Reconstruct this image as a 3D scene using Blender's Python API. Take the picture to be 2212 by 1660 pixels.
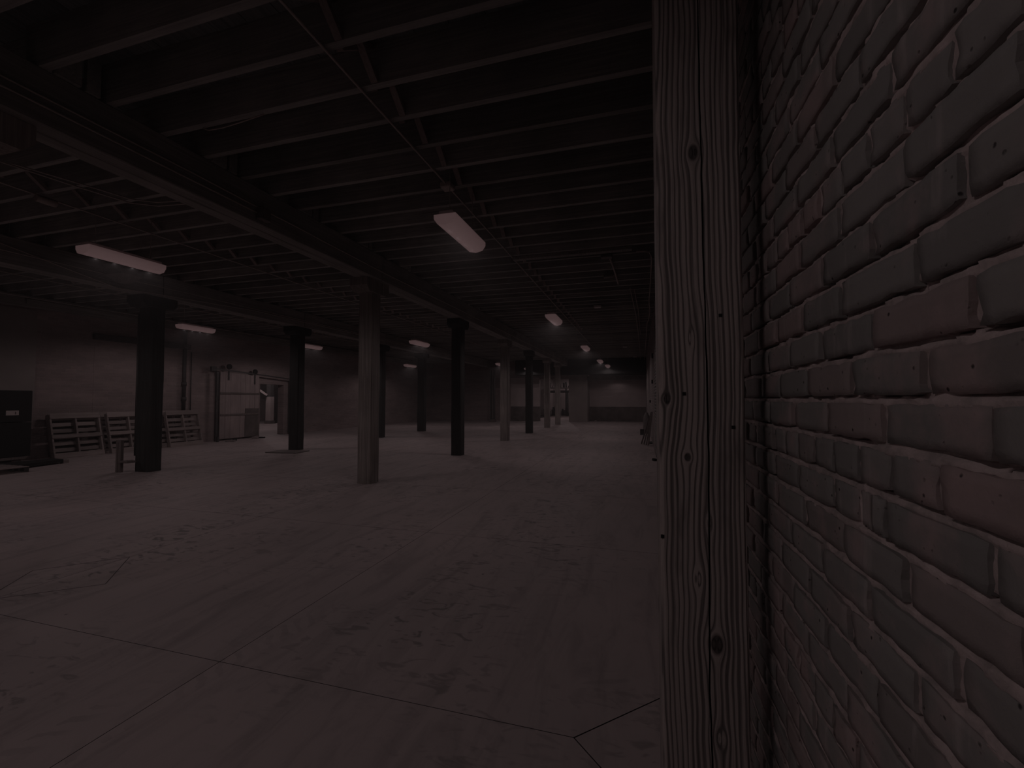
import bpy, bmesh, math, random
from mathutils import Vector, Matrix, noise

for _c in list(bpy.data.objects):
    bpy.data.objects.remove(_c)
scene = bpy.context.scene
COL = scene.collection
R = math.radians
rnd = random.Random(7)
GLOW_HAZE = 0.0045

# ------------------------------------------------------------ camera
cam_d = bpy.data.cameras.new('camera')
cam = bpy.data.objects.new('camera', cam_d)
COL.objects.link(cam)
scene.camera = cam
cam_d.sensor_width = 36.0
cam_d.lens = 950.0 * 36.0 / 2212.0
cam_d.clip_start = 0.05
cam_d.clip_end = 300
YAW = math.atan2(276.0, math.hypot(950.0, 33.0))
PITCH = math.atan2(33.0, 950.0)
cam.location = (0, 0, 1.5)
cam.rotation_euler = (math.pi / 2 + PITCH, 0, YAW)

# ------------------------------------------------------------ world, exposure
wd = bpy.data.worlds.new('world')
scene.world = wd
wd.use_nodes = True
bg = wd.node_tree.nodes['Background']
bg.inputs[0].default_value = (0.80, 0.68, 0.70, 1)
bg.inputs[1].default_value = 0.35
# thin haze added to imitate lens glow round the lamps and lift the darks
_v = wd.node_tree.nodes.new('ShaderNodeVolumeScatter')
_v.inputs['Color'].default_value = (0.95, 0.93, 0.94, 1)
_v.inputs['Density'].default_value = GLOW_HAZE
_v.inputs['Anisotropy'].default_value = 0.25
wd.node_tree.links.new(_v.outputs[0], [n for n in wd.node_tree.nodes if n.type == 'OUTPUT_WORLD'][0].inputs['Volume'])
vs = scene.view_settings
vs.view_transform = 'Standard'
vs.look = 'None'
vs.gamma = 1
vs.use_curve_mapping = False
vs.exposure = -4.35
LAMP_COL = (1.0, 0.82, 0.825)
SPOT_W = 250.0
try:
    scene.cycles.use_denoising = True
    scene.cycles.max_bounces = 6
    scene.cycles.diffuse_bounces = 4
    scene.cycles.glossy_bounces = 1
    scene.cycles.volume_bounces = 0
    scene.cycles.use_adaptive_sampling = True
    scene.cycles.adaptive_threshold = 0.08
    scene.cycles.adaptive_min_samples = 12
except Exception:
    pass

# ------------------------------------------------------------ node helpers
def newmat(name):
    m = bpy.data.materials.new(name)
    m.use_nodes = True
    nt = m.node_tree
    for n in list(nt.nodes):
        nt.nodes.remove(n)
    out = nt.nodes.new('ShaderNodeOutputMaterial')
    b = nt.nodes.new('ShaderNodeBsdfPrincipled')
    nt.links.new(b.outputs[0], out.inputs[0])
    return m, nt, b

def N(nt, typ, **kw):
    n = nt.nodes.new(typ)
    for k, v in kw.items():
        if k.startswith('_'):
            setattr(n, k[1:], v)
    return n

def math_n(nt, op, a, b=None, c=None):
    n = nt.nodes.new('ShaderNodeMath')
    n.operation = op
    for i, v in enumerate((a, b, c)):
        if v is None:
            continue
        if isinstance(v, (int, float)):
            n.inputs[i].default_value = v
        else:
            nt.links.new(v, n.inputs[i])
    return n.outputs[0]

def ramp(nt, fac, stops):
    n = nt.nodes.new('ShaderNodeValToRGB')
    el = n.color_ramp.elements
    while len(el) < len(stops):
        el.new(0.5)
    for e, (p, c) in zip(el, stops):
        e.position = p
        e.color = (c[0], c[1], c[2], 1) if not isinstance(c, (int, float)) else (c, c, c, 1)
    nt.links.new(fac, n.inputs[0])
    return n.outputs[0]

def mapping(nt, vec, scale=(1, 1, 1), loc=(0, 0, 0), rot=(0, 0, 0)):
    n = nt.nodes.new('ShaderNodeMapping')
    n.inputs['Scale'].default_value = scale
    n.inputs['Location'].default_value = loc
    n.inputs['Rotation'].default_value = rot
    nt.links.new(vec, n.inputs['Vector'])
    return n.outputs[0]

def noise_n(nt, vec, scale, detail=4, rough=0.55, dist=0.0):
    n = nt.nodes.new('ShaderNodeTexNoise')
    n.inputs['Scale'].default_value = scale
    n.inputs['Detail'].default_value = detail
    n.inputs['Roughness'].default_value = rough
    n.inputs['Distortion'].default_value = dist
    nt.links.new(vec, n.inputs['Vector'])
    return n.outputs[0]

def mix(nt, fac, a, b, mode='MIX'):
    n = nt.nodes.new('ShaderNodeMix')
    n.data_type = 'RGBA'
    n.blend_type = mode
    for s, v in ((n.inputs[0], fac), (n.inputs[6], a), (n.inputs[7], b)):
        if isinstance(v, (int, float)):
            s.default_value = v
        elif isinstance(v, tuple):
            s.default_value = (v[0], v[1], v[2], 1)
        else:
            nt.links.new(v, s)
    return n.outputs[2]

def bump(nt, b, height, strength=0.4, dist=0.01):
    n = nt.nodes.new('ShaderNodeBump')
    n.inputs['Strength'].default_value = strength
    n.inputs['Distance'].default_value = dist
    nt.links.new(height, n.inputs['Height'])
    nt.links.new(n.outputs[0], b.inputs['Normal'])

def coords(nt, which='Object'):
    return nt.nodes.new('ShaderNodeTexCoord').outputs[which]

def obj_random(nt):
    return nt.nodes.new('ShaderNodeObjectInfo').outputs['Random']

def simple(name, c, rough=0.8, var=0.25, scale=6.0, bmp=0.2, metal=0.0):
    m, nt, b = newmat(name)
    co = coords(nt)
    f = noise_n(nt, co, scale, 5)
    lo = tuple(x * (1 - var) for x in c)
    hi = tuple(min(1, x * (1 + var)) for x in c)
    nt.links.new(ramp(nt, f, [(0.3, lo), (0.7, hi)]), b.inputs['Base Color'])
    b.inputs['Roughness'].default_value = rough
    b.inputs['Metallic'].default_value = metal
    if bmp:
        bump(nt, b, noise_n(nt, co, scale * 6, 4), bmp, 0.004)
    return m

def wood(name, lo, hi, axis, fine=55.0, rough=0.85, bmp=0.35, rand=0.0, along=1.2):
    """sawn timber, grain along the given axis"""
    m, nt, b = newmat(name)
    co = coords(nt)
    sc = [fine, fine, fine]
    sc[axis] = along
    v = mapping(nt, co, tuple(sc))
    if rand:
        r = obj_random(nt)
        add = nt.nodes.new('ShaderNodeVectorMath')
        add.operation = 'ADD'
        nt.links.new(v, add.inputs[0])
        cmb = nt.nodes.new('ShaderNodeCombineXYZ')
        for i in range(3):
            nt.links.new(math_n(nt, 'MULTIPLY', r, 37.0 + i * 11), cmb.inputs[i])
        nt.links.new(cmb.outputs[0], add.inputs[1])
        v = add.outputs[0]
    f = noise_n(nt, v, 1.0, 5, 0.6, 0.6)
    col = ramp(nt, f, [(0.3, lo), (0.68, hi)])
    big = noise_n(nt, co, 1.3, 3)
    col = mix(nt, ramp(nt, big, [(0.35, 0.0), (0.75, 0.55)]), col, tuple(x * 0.55 for x in lo))
    if rand:
        hsv = nt.nodes.new('ShaderNodeHueSaturation')
        nt.links.new(math_n(nt, 'MULTIPLY_ADD', obj_random(nt), rand, 1 - rand / 2), hsv.inputs['Value'])
        nt.links.new(col, hsv.inputs['Color'])
        col = hsv.outputs[0]
    nt.links.new(col, b.inputs['Base Color'])
    b.inputs['Roughness'].default_value = rough
    bump(nt, b, f, bmp, 0.004)
    return m

def brick_tex(name, plane, cols, mortar, bw=0.215, bh=0.083, patches=None, bmp=0.6):
    """far masonry whose bricks are too small to pick apart; plane 'yz' or 'xz'"""
    m, nt, b = newmat(name)
    co = coords(nt)
    sep = nt.nodes.new('ShaderNodeSeparateXYZ')
    nt.links.new(co, sep.inputs[0])
    cmb = nt.nodes.new('ShaderNodeCombineXYZ')
    nt.links.new(sep.outputs[1 if plane == 'yz' else 0], cmb.inputs[0])
    nt.links.new(sep.outputs[2], cmb.inputs[1])
    wob = nt.nodes.new('ShaderNodeTexNoise')
    wob.inputs['Scale'].default_value = 5
    nt.links.new(co, wob.inputs['Vector'])
    vm = nt.nodes.new('ShaderNodeVectorMath')
    vm.operation = 'MULTIPLY_ADD'
    nt.links.new(wob.outputs['Color'], vm.inputs[0])
    vm.inputs[1].default_value = (0.02, 0.02, 0)
    nt.links.new(cmb.outputs[0], vm.inputs[2])
    t = nt.nodes.new('ShaderNodeTexBrick')
    t.inputs['Scale'].default_value = 1.0
    t.inputs['Brick Width'].default_value = bw
    t.inputs['Row Height'].default_value = bh
    t.inputs['Mortar Size'].default_value = 0.008
    t.inputs['Mortar Smooth'].default_value = 0.3
    t.inputs['Color1'].default_value = cols[0] + (1,)
    t.inputs['Color2'].default_value = cols[1] + (1,)
    t.inputs['Mortar'].default_value = mortar + (1,)
    nt.links.new(vm.outputs[0], t.inputs['Vector'])
    col = t.outputs['Color']
    big = noise_n(nt, mapping(nt, co, (0.5, 0.5, 2.0)), 1.6, 5, 0.6)
    col = mix(nt, ramp(nt, big, [(0.3, 0.0), (0.7, 0.6)]), col, tuple(c * 0.55 for c in cols[0]))
    nt.links.new(col, b.inputs['Base Color'])
    b.inputs['Roughness'].default_value = 0.95
    h = math_n(nt, 'MULTIPLY_ADD', t.outputs['Fac'], -1.0, noise_n(nt, co, 30, 4))
    bump(nt, b, h, bmp, 0.008)
    return m

# ------------------------------------------------------------ materials
M = {}
def floor_mat():
    m, nt, b = newmat('dusty_concrete')
    co = coords(nt)
    a = noise_n(nt, co, 0.55, 6, 0.6)
    col = ramp(nt, a, [(0.3, (0.400, 0.345, 0.345)), (0.7, (0.475, 0.395, 0.39))])
    # sweeping wipe marks, long in one direction
    v = mapping(nt, co, (2.2, 0.45, 1), rot=(0, 0, R(32)))
    s = noise_n(nt, v, 2.4, 6, 0.65, 0.8)
    col = mix(nt, ramp(nt, s, [(0.48, 0.0), (0.68, 0.50)]), col, (0.255, 0.222, 0.218))
    # tyre and foot scuffs, small dashes grouped in patches
    v2 = mapping(nt, co, (5.5, 12.0, 1), rot=(0, 0, R(-18)))
    d = noise_n(nt, v2, 1.0, 3, 0.5, 1.2)
    msk = noise_n(nt, mapping(nt, co, (1.0, 0.5, 1), loc=(3.1, 1.7, 0)), 0.75, 2)
    f = math_n(nt, 'MULTIPLY', ramp(nt, d, [(0.56, 0.0), (0.66, 1.0)]), ramp(nt, msk, [(0.44, 0.0), (0.60, 0.75)]))
    col = mix(nt, f, col, (0.165, 0.155, 0.15))
    # tyre track running away along the hall beside the saw cut
    sep = nt.nodes.new('ShaderNodeSeparateXYZ')
    nt.links.new(mapping(nt, co, rot=(0, 0, R(8))), sep.inputs[0])
    x, y = sep.outputs[0], sep.outputs[1]
    track = None
    for cx in (-1.42, -2.95):
        dx = math_n(nt, 'ABSOLUTE', math_n(nt, 'SUBTRACT', x, cx + 0.35))
        band = math_n(nt, 'LESS_THAN', dx, 0.17)
        tread = math_n(nt, 'SINE', math_n(nt, 'ADD', math_n(nt, 'MULTIPLY', y, 62.0), math_n(nt, 'ADD', math_n(nt, 'MULTIPLY', dx, 40.0), math_n(nt, 'MULTIPLY', noise_n(nt, co, 7, 3), 9.0))))
        tread = math_n(nt, 'GREATER_THAN', tread, 0.25)
        w = noise_n(nt, mapping(nt, co, (2.2, 1.1, 1), loc=(cx, 0, 0)), 1.6, 4)
        tr = math_n(nt, 'MULTIPLY', math_n(nt, 'MULTIPLY', band, tread), ramp(nt, w, [(0.50, 0.0), (0.66, 0.26)]))
        track = tr if track is None else math_n(nt, 'MAXIMUM', track, tr)
    col = mix(nt, track, col, (0.20, 0.18, 0.175))
    # small dark specks and drips
    vo = nt.nodes.new('ShaderNodeTexVoronoi')
    vo.inputs['Scale'].default_value = 2.6
    nt.links.new(mapping(nt, co, (1, 0.8, 1)), vo.inputs['Vector'])
    col = mix(nt, ramp(nt, vo.outputs['Distance'], [(0.02, 0.8), (0.035, 0.0)]), col, (0.12, 0.11, 0.11))
    nt.links.new(col, b.inputs['Base Color'])
    b.inputs['Roughness'].default_value = 0.72
    b.inputs['Specular IOR Level'].default_value = 0.3
    bump(nt, b, noise_n(nt, co, 45, 5), 0.08, 0.004)
    return m
M['concrete'] = floor_mat()
M['joint'] = simple('joint_dirt', (0.06, 0.05, 0.05), 1.0)

def near_brick():
    m, nt, b = newmat('old_brick')
    co = coords(nt)
    r = obj_random(nt)
    geo = nt.nodes.new('ShaderNodeNewGeometry').outputs['Position']
    base = ramp(nt, r, [(0.0, (0.225, 0.222, 0.215)), (0.40, (0.275, 0.266, 0.257)),
                        (0.62, (0.245, 0.237, 0.229)), (0.82, (0.335, 0.268, 0.262)), (1.0, (0.210, 0.205, 0.197))])
    big = noise_n(nt, geo, 5.5, 5, 0.6)
    col = mix(nt, ramp(nt, big, [(0.50, 0.0), (0.68, 0.75)]), base, (0.41, 0.315, 0.31))
    # lime bloom runs
    st = noise_n(nt, mapping(nt, geo, (14, 14, 2.2)), 1.2, 4, 0.6)
    col = mix(nt, ramp(nt, st, [(0.60, 0.0), (0.74, 0.45)]), col, (0.47, 0.42, 0.41))
    pits = nt.nodes.new('ShaderNodeTexVoronoi')
    pits.inputs['Scale'].default_value = 55
    nt.links.new(geo, pits.inputs['Vector'])
    pk = noise_n(nt, geo, 22, 3)
    pf = math_n(nt, 'MULTIPLY', ramp(nt, pits.outputs['Distance'], [(0.10, 1.0), (0.22, 0.0)]), ramp(nt, pk, [(0.55, 0.0), (0.62, 1.0)]))
    col = mix(nt, pf, col, (0.05, 0.045, 0.045))
    nt.links.new(col, b.inputs['Base Color'])
    b.inputs['Roughness'].default_value = 0.93
    h = math_n(nt, 'MULTIPLY_ADD', pf, -1.0, noise_n(nt, geo, 60, 6, 0.65))
    bump(nt, b, h, 0.55, 0.004)
    return m
M['brick'] = near_brick()

def mortar_mat():
    m, nt, b = newmat('crumbled_mortar')
    co = coords(nt)
    f = noise_n(nt, co, 18, 5, 0.65)
    col = ramp(nt, f, [(0.36, (0.34, 0.30, 0.29)), (0.55, (0.50, 0.42, 0.41)), (0.72, (0.62, 0.53, 0.52))])
    nt.links.new(col, b.inputs['Base Color'])
    b.inputs['Roughness'].default_value = 1.0
    bump(nt, b, noise_n(nt, co, 110, 5, 0.7), 0.7, 0.004)
    return m
M['mortar'] = mortar_mat()

KNOTS = [(-0.014, 2.408, 0.017, 1.9), (-0.118, 1.502, 0.012, 1.7), (-0.047, 1.291, 0.011, 1.5), (0.040, 0.640, 0.020, 1.9),
         (0.020, 1.06, 0.010, 3.5), (-0.02, 0.86, 0.012, 3.0), (0.02, 3.15, 0.016, 2.5), (-0.03, 1.72, 0.009, 4.0), (0.16, 2.40, 0.010, 1.6),
         (0.05, 0.32, 0.014, 2.4)]
def post_wood():
    """Douglas fir face: growth rings flow round the knots"""
    m, nt, b = newmat('weathered_fir')
    co = coords(nt)
    sep = nt.nodes.new('ShaderNodeSeparateXYZ')
    nt.links.new(co, sep.inputs[0])
    wob = noise_n(nt, mapping(nt, co, (2.0, 2.0, 0.9)), 1.0, 3, 0.5)
    x = math_n(nt, 'ADD', sep.outputs[0], math_n(nt, 'MULTIPLY', sep.outputs[1], 0.7))
    x0 = math_n(nt, 'MULTIPLY_ADD', math_n(nt, 'SUBTRACT', wob, 0.5), 0.10, x)
    z = sep.outputs[2]
    psi = x0
    kmask = None
    for (kx, kz, r, st) in KNOTS:
        dx = math_n(nt, 'SUBTRACT', x, kx)
        dz = math_n(nt, 'DIVIDE', math_n(nt, 'SUBTRACT', z, kz), st)
        d2 = math_n(nt, 'ADD', math_n(nt, 'MULTIPLY', dx, dx), math_n(nt, 'MULTIPLY', dz, dz))
        q = math_n(nt, 'DIVIDE', math_n(nt, 'MULTIPLY', dx, r * r * 1.6), math_n(nt, 'ADD', d2, r * r * 0.35))
        psi = math_n(nt, 'SUBTRACT', psi, q)
        if st <= 2.0:
            k = math_n(nt, 'SUBTRACT', 1.0, math_n(nt, 'DIVIDE', math_n(nt, 'SQRT', d2), r * 1.15))
            kmask = k if kmask is None else math_n(nt, 'MAXIMUM', kmask, k)
    kmask = math_n(nt, 'MAXIMUM', kmask, 0.0)
    cmb = nt.nodes.new('ShaderNodeCombineXYZ')
    nt.links.new(math_n(nt, 'MULTIPLY', psi, 85.0), cmb.inputs[0])
    nt.links.new(math_n(nt, 'MULTIPLY', z, 0.9), cmb.inputs[1])
    f1 = noise_n(nt, cmb.outputs[0], 1.0, 2, 0.5)
    s = math_n(nt, 'SINE', math_n(nt, 'ADD', math_n(nt, 'MULTIPLY', psi, 350.0), math_n(nt, 'MULTIPLY', f1, 7.0)))
    s = math_n(nt, 'MULTIPLY_ADD', s, 0.5, 0.5)
    s = math_n(nt, 'POWER', s, 1.6)
    cmb2 = nt.nodes.new('ShaderNodeCombineXYZ')
    nt.links.new(math_n(nt, 'MULTIPLY', psi, 420.0), cmb2.inputs[0])
    nt.links.new(math_n(nt, 'MULTIPLY', z, 3.0), cmb2.inputs[1])
    fine = noise_n(nt, cmb2.outputs[0], 1.0, 4, 0.6)
    g = math_n(nt, 'ADD', math_n(nt, 'MULTIPLY', s, 0.62), math_n(nt, 'MULTIPLY', fine, 0.38))
    col = ramp(nt, g, [(0.12, (0.43, 0.375, 0.355)), (0.5, (0.29, 0.255, 0.245)), (0.88, (0.085, 0.077, 0.074))])
    blot = noise_n(nt, mapping(nt, co, (9, 9, 2.0)), 1.0, 4, 0.6)
    col = mix(nt, ramp(nt, blot, [(0.55, 0.0), (0.70, 0.7)]), col, (0.09, 0.082, 0.08))
    col = mix(nt, math_n(nt, 'MINIMUM', math_n(nt, 'MULTIPLY', kmask, 2.5), 0.85), col, (0.03, 0.026, 0.026))
    nt.links.new(col, b.inputs['Base Color'])
    b.inputs['Roughness'].default_value = 0.8
    bump(nt, b, math_n(nt, 'MULTIPLY', g, -1.0), 0.5, 0.005)
    return m
M['fir'] = post_wood()
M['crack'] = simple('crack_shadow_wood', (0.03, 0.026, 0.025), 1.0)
M['post'] = wood('post_timber', (0.17, 0.15, 0.14), (0.42, 0.37, 0.35), 2, 34, rand=0.3, along=0.9)
M['darkpost'] = wood('dark_post_timber', (0.014, 0.014, 0.014), (0.042, 0.042, 0.040), 2, 30, rand=0.3, along=0.9)  # post grain in near-black tones
M['beam'] = wood('beam_timber', (0.20, 0.19, 0.18), (0.36, 0.335, 0.32), 1, 40, rand=0.15)
M['joist'] = wood('joist_timber', (0.25, 0.245, 0.235), (0.44, 0.42, 0.40), 0, 40, rand=0.45)
M['deck'] = wood('deck_board_timber', (0.17, 0.18, 0.18), (0.31, 0.33, 0.33), 1, 30, rand=0.5)
M['pallet'] = wood('pallet_softwood', (0.24, 0.20, 0.19), (0.38, 0.32, 0.31), 1, 40, rand=0.3)
M['board'] = wood('old_board', (0.13, 0.11, 0.10), (0.23, 0.19, 0.185), 2, 50, rand=0.3)
M['wall_brick'] = brick_tex('far_brick_wall', 'yz', ((0.30, 0.245, 0.24), (0.37, 0.29, 0.285)), (0.38, 0.31, 0.30))
M['wall_brick_r'] = brick_tex('right_brick_wall', 'yz', ((0.235, 0.21, 0.205), (0.29, 0.24, 0.235)), (0.40, 0.34, 0.33))
M['back_brick'] = brick_tex('back_brick_wall', 'xz', ((0.30, 0.24, 0.235), (0.36, 0.28, 0.275)), (0.36, 0.29, 0.28))
M['plaster'] = simple('pale_plaster', (0.47, 0.40, 0.395), 0.9, 0.10, 1.2, 0.05)
M['greyplaster'] = simple('grey_render', (0.27, 0.235, 0.225), 0.9, 0.12, 1.5, 0.1)
M['dado'] = simple('dirty_dado', (0.135, 0.115, 0.110), 0.95, 0.3, 2.5, 0.1)
M['black'] = simple('black_paint', (0.006, 0.006, 0.006), 0.85, 0.3, 4, 0.05)
M['darksteel'] = simple('dark_steel', (0.055, 0.050, 0.050), 0.6, 0.3, 8, 0.1)
M['steel'] = simple('galvanised_conduit', (0.42, 0.36, 0.34), 0.55, 0.15, 12, 0.0, 0.1)
M['whitepaint'] = simple('white_enamel', (0.62, 0.54, 0.54), 0.5, 0.05, 3, 0.0)
M['greybox'] = simple('grey_painted_metal', (0.16, 0.14, 0.135), 0.6, 0.2, 8, 0.05)
M['doorskin'] = wood('door_cladding', (0.32, 0.265, 0.26), (0.42, 0.345, 0.34), 2, 12, bmp=0.1)
M['label'] = simple('paper_label', (0.50, 0.44, 0.43), 0.8, 0.1, 20, 0.0)
M['plywood'] = wood('plywood_sheet', (0.16, 0.14, 0.13), (0.26, 0.22, 0.21), 0, 20)
M['far_dark'] = simple('far_clutter_dark', (0.05, 0.045, 0.045), 0.8, 0.5, 3, 0.1)
M['far_mid'] = simple('far_clutter_grey', (0.28, 0.24, 0.235), 0.8, 0.3, 3, 0.1)

def emit(name, c, s):
    m, nt, b = newmat(name)
    b.inputs['Base Color'].default_value = (0.8, 0.75, 0.75, 1)
    # diffuser: brightest along its axis, a little dimmer to the rims
    b.inputs['Emission Color'].default_value = c + (1,)
    b.inputs['Emission Strength'].default_value = s
    b.inputs['Roughness'].default_value = 0.5
    return m
M['tube'] = emit('glowing_diffuser', (1.0, 0.61, 0.61), 0.98)

# ------------------------------------------------------------ geometry helpers
class MB:
    """collects shapes in world coordinates, builds ONE mesh object relative to an origin"""
    def __init__(s):
        s.bm = bmesh.new()
    def box(s, x0, x1, y0, y1, z0, z1, bev=0.0, mat=0):
        return s.obox(((x0 + x1) / 2, (y0 + y1) / 2, (z0 + z1) / 2), (x1 - x0, y1 - y0, z1 - z0), Matrix.Identity(3), bev, mat)
    def obox(s, c, size, rot, bev=0.0, mat=0):
        t = bmesh.new()
        bmesh.ops.create_cube(t, size=1.0)
        for v in t.verts:
            v.co = Vector((v.co.x * size[0], v.co.y * size[1], v.co.z * size[2]))
        if bev > 0:
            bmesh.ops.bevel(t, geom=t.edges[:], offset=bev, segments=1, affect='EDGES')
        s.merge(t, Matrix.Translation(c) @ rot.to_4x4(), mat)
        return s
    def bar(s, a, b, w, h, up=(0, 0, 1), bev=0.0, mat=0):
        a, b = Vector(a), Vector(b)
        d = (b - a)
        L = d.length
        y = d.normalized()
        u = Vector(up)
        x = y.cross(u).normalized()
        z = x.cross(y)
        rot = Matrix((x, y, z)).transposed()
        return s.obox((a + b) / 2, (w, L, h), rot, bev, mat)
    def tube(s, pts, r, seg=8, cap=True, radii=None, mat=0):
        pts = [Vector(p) for p in pts]
        rings = []
        for i, p in enumerate(pts):
            d = (pts[min(i + 1, len(pts) - 1)] - pts[max(i - 1, 0)]).normalized()
            a = Vector((0, 0, 1)) if abs(d.z) < 0.9 else Vector((1, 0, 0))
            x = d.cross(a).normalized()
            y = d.cross(x)
            rr = radii[i] if radii else r
            rings.append([s.bm.verts.new(p + (x * math.cos(t) + y * math.sin(t)) * rr) for t in [2 * math.pi * k / seg for k in range(seg)]])
        for A, B in zip(rings, rings[1:]):
            for k in range(seg):
                f = s.bm.faces.new((A[k], A[(k + 1) % seg], B[(k + 1) % seg], B[k]))
                f.smooth = True
                f.material_index = mat
        if cap:
            s.bm.faces.new(rings[0][::-1])
            s.bm.faces.new(rings[-1])
        return s
    def merge(s, t, mtx, mat=0):
        t.transform(mtx)
        vm = {}
        for v in t.verts:
            vm[v] = s.bm.verts.new(v.co)
        for f in t.faces:
            nf = s.bm.faces.new([vm[v] for v in f.verts])
            nf.material_index = mat
            nf.smooth = f.smooth
        t.free()
    def poly(s, pts, z0, z1, mat=0, side=0):
        lo = [s.bm.verts.new((p[0], p[1], z0)) for p in pts]
        hi = [s.bm.verts.new((p[0], p[1], z1)) for p in pts]
        s.bm.faces.new(hi)
        s.bm.faces.new(lo[::-1])
        n = len(pts)
        for i in range(n):
            s.bm.faces.new((lo[i], lo[(i + 1) % n], hi[(i + 1) % n], hi[i])).material_index = side
        return s
    def build(s, name, mats, parent=None, origin=(0, 0, 0)):
        bmesh.ops.recalc_face_normals(s.bm, faces=s.bm.faces[:])
        me = bpy.data.meshes.new(name)
        s.bm.transform(Matrix.Translation(-Vector(origin)))
        s.bm.to_mesh(me)
        s.bm.free()
        if not isinstance(mats, (list, tuple)):
            mats = [mats]
        for m in mats:
            me.materials.append(m)
        o = bpy.data.objects.new(name, me)
        COL.objects.link(o)
        if parent is not None:
            o.parent = parent
        else:
            o.location = origin
        return o

def tag(o, label=None, cat=None, group=None, kind=None):
    if label: o['label'] = label
    if cat: o['category'] = cat
    if group: o['group'] = group
    if kind: o['kind'] = kind
    return o

def empty(name, loc, label, cat, group=None, rotz=0.0):
    o = bpy.data.objects.new(name, None)
    o.empty_display_size = 0.1
    COL.objects.link(o)
    o.location = loc
    o.rotation_euler = (0, 0, rotz)
    return tag(o, label, cat, group)

def copy_tree(o, parent=None):
    c = o.copy()
    COL.objects.link(c)
    c.parent = parent
    for ch in [x for x in bpy.data.objects if x.parent == o]:
        copy_tree(ch, c)
    return c

def link_copy(name, me, parent, loc, rot=(0, 0, 0), scale=(1, 1, 1)):
    o = bpy.data.objects.new(name, me)
    o.parent = parent
    o.location = loc
    o.rotation_euler = rot
    o.scale = scale
    COL.objects.link(o)
    return o

# ------------------------------------------------------------ dimensions
XR, XL = 0.405, -14.7           # right and left wall faces
YB = 29.5                       # back wall
YN = -10.0                       # wall behind the camera
ZJ, ZD = 4.10, 4.45             # underside of joists, of deck
ROWX = (-4.64, -9.78)
NODE_Y = 2.0

# ------------------------------------------------------------ floor: cast slabs with sawn joints
sub = MB().box(XL - 13, XR + 0.4, YN, 50, -0.15, -0.028).build('floor', M['joint'])
tag(sub, kind='structure')
def clip(poly, a, b, c):
    """keep a*x+b*y>=c"""
    out = []
    for i in range(len(poly)):
        p, q = poly[i], poly[(i + 1) % len(poly)]
        dp, dq = a * p[0] + b * p[1] - c, a * q[0] + b * q[1] - c
        if dp >= 0: out.append(p)
        if (dp > 0 > dq) or (dp < 0 < dq):
            t = dp / (dp - dq)
            out.append((p[0] + (q[0] - p[0]) * t, p[1] + (q[1] - p[1]) * t))
    return out
def inset_box(x0, x1, y0, y1, g=0.002):
    return [(x0 + g, y0 + g), (x1 - g, y0 + g), (x1 - g, y1 - g), (x0 + g, y1 - g)]
gx = [XR + 0.0, -2.32, -4.68, -7.2, -9.74, -12.2, XL]
gy = [YN, -3.0, -0.5, NODE_Y, 4.55, 6.95, 9.0, 11.05, 13.2, 15.35, 17.2, 19.0, 20.9, 22.9, 24.5, 26.0, 27.8, YB]
dia = [(XR, NODE_Y, 0.70)]
for i in range(len(gx) - 1):
    for j in range(len(gy) - 1):
        p = inset_box(gx[i + 1], gx[i], gy[j], gy[j + 1])
        cx, cy = (gx[i] + gx[i + 1]) / 2, (gy[j] + gy[j + 1]) / 2
        for (dx, dy, d) in dia:
            sx, sy = (1 if cx > dx else -1), (1 if cy > dy else -1)
            if dx - 2.6 < cx < dx + 2.6 and dy - 2.7 < cy < dy + 2.7:
                p = clip(p, sx, sy, sx * dx + sy * dy + d + 0.004)
        if len(p) >= 3:
            MB().poly(p, -0.03, 0.0, 0, 1).build('slab', [M['concrete'], M['joint']], sub)
for (dx, dy, d) in dia:
    p = [(dx - d + .004, dy), (dx, dy - d + .004), (dx, dy + d - .004)]
    MB().poly(p, -0.03, -0.0005, 0, 1).build('slab', [M['concrete'], M['joint']], sub)
# sealed isolation joint cut round the footing of the leftmost near post
_dv = [(-4.18, 2.56), (-4.68, 3.06), (-5.12, 2.58), (-4.72, 2.10)]
for _p, _q in zip(_dv, _dv[1:] + _dv[:1]):
    MB().bar((_p[0], _p[1], 0), (_q[0], _q[1], 0), .006, .0012).build('joint_seal', M['joint'], sub)
for (a, b_, c_, d_) in ((XL - 12.4, XL, 9.0, 30.5), (-7.6, -3.6, YB, 47.0), (-3.4, XR, YB, 31.2)):
    MB().poly(inset_box(a, b_, c_, d_, 0.003), -0.03, -0.0003).build('slab', M['concrete'], sub)

# ------------------------------------------------------------ right wall: brick by brick
COURSE = 0.083
Z0 = 1.5
wr = MB().box(XR + 0.05, XR + 0.45, YN, YB + 2, -0.15, ZD + .1).build('wall_right', M['mortar'])
tag(wr, kind='structure')
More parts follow.
